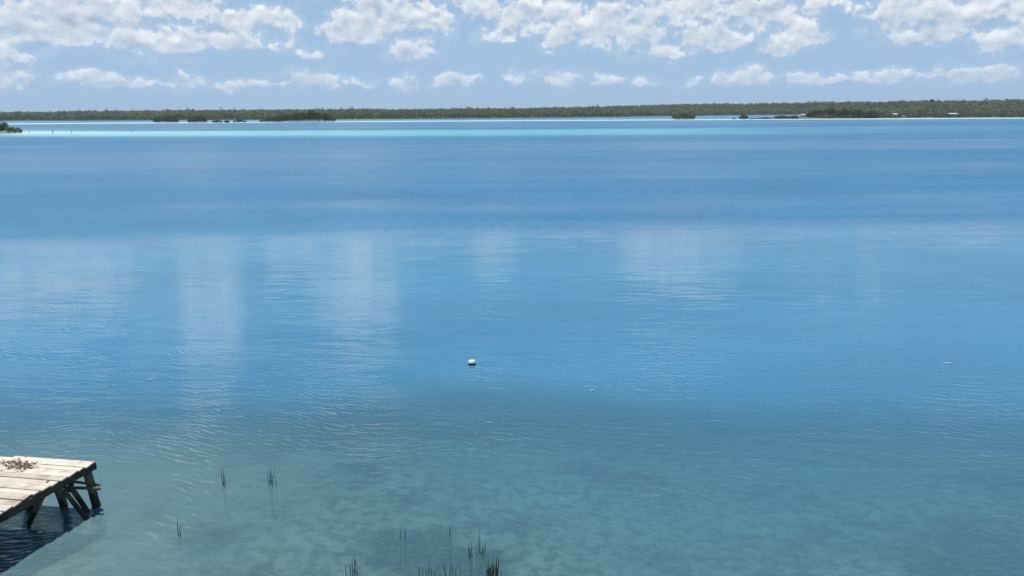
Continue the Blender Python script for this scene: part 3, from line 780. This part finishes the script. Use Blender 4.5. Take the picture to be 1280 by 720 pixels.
# ------------------------------------------------------------------ mooring buoy
def buoy(px, py, r):
    c = at(px, py); rt = thing('mooring_buoy', 'white round mooring buoy with underside darkened by fouling and painted shade on open water', 'buoy', (c.x, c.y, 0))
    def cap(z0, z1, rr, seg=20, nr=9):
        m = MB(); rows = []
        for k in range(nr+1):
            z = z0+(z1-z0)*k/nr; q = math.sqrt(max(0.0004, 1-z*z))*rr
            rows.append([len(m.v)+j for j in range(seg)])
            for j in range(seg): an = 2*math.pi*j/seg; m.v.append((q*math.cos(an), q*math.sin(an), z*rr+0.05))
        for r0, r1 in zip(rows, rows[1:]):
            for j in range(seg): m.f.append((r0[j], r0[(j+1) % seg], r1[(j+1) % seg], r1[j]))
        m.f.append(tuple(rows[-1])); m.f.append(tuple(reversed(rows[0]))); return m
    cap(0.12, 1.0, r).build('float_top', M_white, rt, True)
    cap(-1.0, 0.14, r*1.005).build('fouled_shaded_underside', M_root, rt, True)  # dark colour covers algae and also stands in for self-shading and reflection
    m = MB(); m.tube([(0, 0, 0.05+r*.97), (0, 0, 0.05+r*1.12)], [.03, .022], 10); m.build('eye_fitting', M_stake, rt)
    m = MB(); m.tube([(0, 0, -r*.9), (.1, .2, -1.6), (.1, .5, -3.2)], [.012, .012, .012], 6); m.build('mooring_rope', M_root, rt)
buoy(590, 455.5, 0.135)

# ------------------------------------------------------------------ reeds standing in the shallows
def reed_mat(name, c0, c1):
    m, n, out = new_mat(name)
    z = n.sep(n.node('ShaderNodeTexCoord').outputs['Object'])[2]; rnd = n.node('ShaderNodeObjectInfo').outputs['Random']
    c = n.mix(rnd, c0, c1)
    principled(n, out, n.mix(n.ramp(n.noise(n.node('ShaderNodeTexCoord').outputs['Object'], 6, 2, .5), .4, .6), c, (0.05, 0.05, 0.025, 1)), 0.6, 0.3); return m
M_reed = reed_mat('green_reed', (0.045, 0.070, 0.030, 1), (0.09, 0.105, 0.05, 1))
M_reed_dry = reed_mat('dry_reed', (0.10, 0.085, 0.05, 1), (0.20, 0.17, 0.11, 1))
def reeds(px, base, tops, label, group=None, mat=None, r=0.008, dry=0.0):
    """tops: (pixel x at the water, pixel x at the tip, pixel y of the tip)"""
    c = at(px, base); bedz = -float(depth(np.array([c.x]), np.array([c.y]))[0])
    rt = thing('reed_clump', label, 'reeds', (c.x, c.y, bedz), group)
    for (bx, tx, ty) in tops:
        Y = c.y+random.uniform(-.12, .12)
        b_ = at_y(bx, base, Y); b_.z = 0; t_ = at_y(tx, ty, Y)
        o3 = Vector((c.x, c.y, bedz)); p0 = Vector((b_.x-(t_.x-b_.x)*.5, Y, bedz-.05))-o3; p1 = b_-o3; p2 = t_-o3
        mid = p1.lerp(p2, .55)+Vector((random.uniform(-.015, .015), random.uniform(-.02, .02), 0))
        m = MB(); rr = r*random.uniform(.7, 1.2)
        m.tube([tuple(p0), tuple(p1), tuple(mid), tuple(p2)], [rr*.9, rr, rr*.75, rr*.2], 5)
        m.build('stem', M_reed_dry if random.random() < dry else (mat or M_reed), rt, True)
reeds(279, 604.5, [(279.5, 279, 583.5), (278.5, 276.5, 584.5), (281, 279.5, 592)], 'pair of thin dark reeds standing alone in the shallows')
reeds(338.5, 604.5, [(336, 334, 588.5), (337.5, 336, 584.5), (338.5, 338.5, 586), (340.5, 338, 583.5), (345, 343, 582.5), (339.5, 341, 592)], 'small tuft of five short reeds in open shallows')
reeds(223, 671, [(223.5, 222.5, 647), (225.5, 224.5, 656)], 'two faint thin reeds rising over a dark weed patch')
reeds(443, 716, [(444, 442, 687), (441, 440.5, 694), (446.5, 446, 700), (438, 436, 702), (443, 445, 696), (433, 431.5, 704)], 'loose tuft of green reeds beside the weed bed')
reeds(588, 696, [(588, 585.5, 675), (590, 589.5, 677), (587, 586, 684)], 'three upright reeds beside the tallest reed')
reeds(599, 692, [(600, 599.5, 661.5), (598.5, 598.5, 668), (595.5, 595, 680), (602, 604, 678), (606, 607, 676), (604, 605.5, 684)], 'tallest dark reed with one pale stalk and shorter ones round it', dry=0.25)
big = []
for k in range(24):
    bx = random.gauss(614.5, 5.2); big.append((bx, bx+random.uniform(-3.5, 3.5), random.uniform(686, 712)))
reeds(614.5, 727, big, 'dense tuft of brownish reeds thicker than all others', None, None, 0.010, 0.45)
reeds(535, 724, [(537+b_, 537+b_+random.uniform(-1.5, 1.5), random.uniform(698, 714)) for b_ in (-14, -9, -5, -1, 3, 8, 13)], 'sparse short reeds rising from the dark weed bed')
reeds(562, 668, [(562, 562, 657), (563, 563.5, 660)], 'one tiny lone reed tip beyond the weed bed')
reeds(503, 672, [(500, 500, 658), (506, 506.5, 659)], 'two tiny reed tips beyond the weed bed')
reeds(566, 722, [(566+b_, 566+b_+random.uniform(-1.5, 1.5), random.uniform(700, 714)) for b_ in (-9, -4, 0, 4, 9)], 'short reeds between the sparse reeds and the dense tuft')

# ------------------------------------------------------------------ bits afloat
def driftstick(px, py, L, label, name='floating_stick'):
    c = at(px, py); o = MB()
    o.tube([(-L/2, 0, 0.0), (-L*.15, .02, .015), (L*.1, -.015, .02), (L*.3, .01, .01), (L/2, .03, -.01)], [.008, .014, .017, .012, .005], 7, True, .1)
    ob = o.build(name, M_white, None, True, (c.x, c.y, 0.012)); tag(ob, label, 'debris'); return ob
driftstick(1185, 455, 0.36, 'long pale sliver of debris floating on open blue water')
driftstick(740, 489, 0.13, 'tiny white speck of debris floating at the edge of the shallows')
driftstick(188, 475, 0.30, 'thin whitish streak of debris floating beyond the jetty')
HAZE = 0.00011
if HAZE > 0:
    m = MB(); m.box((0, 1500, 14), 5400, 3300, 56); o = m.build('haze', bpy.data.materials.new('pale_air')); tag(o, kind='stuff')
    hm = o.data.materials[0]; hm.use_nodes = True; hm.node_tree.nodes.clear(); n = NT(hm.node_tree)
    vo = n.node('ShaderNodeVolumePrincipled'); vo.inputs['Color'].default_value = (0.80, 0.88, 0.97, 1); vo.inputs['Density'].default_value = HAZE; vo.inputs['Anisotropy'].default_value = 0.0
    ou = n.node('ShaderNodeOutputMaterial'); n.l.new(vo.outputs[0], ou.inputs['Volume'])
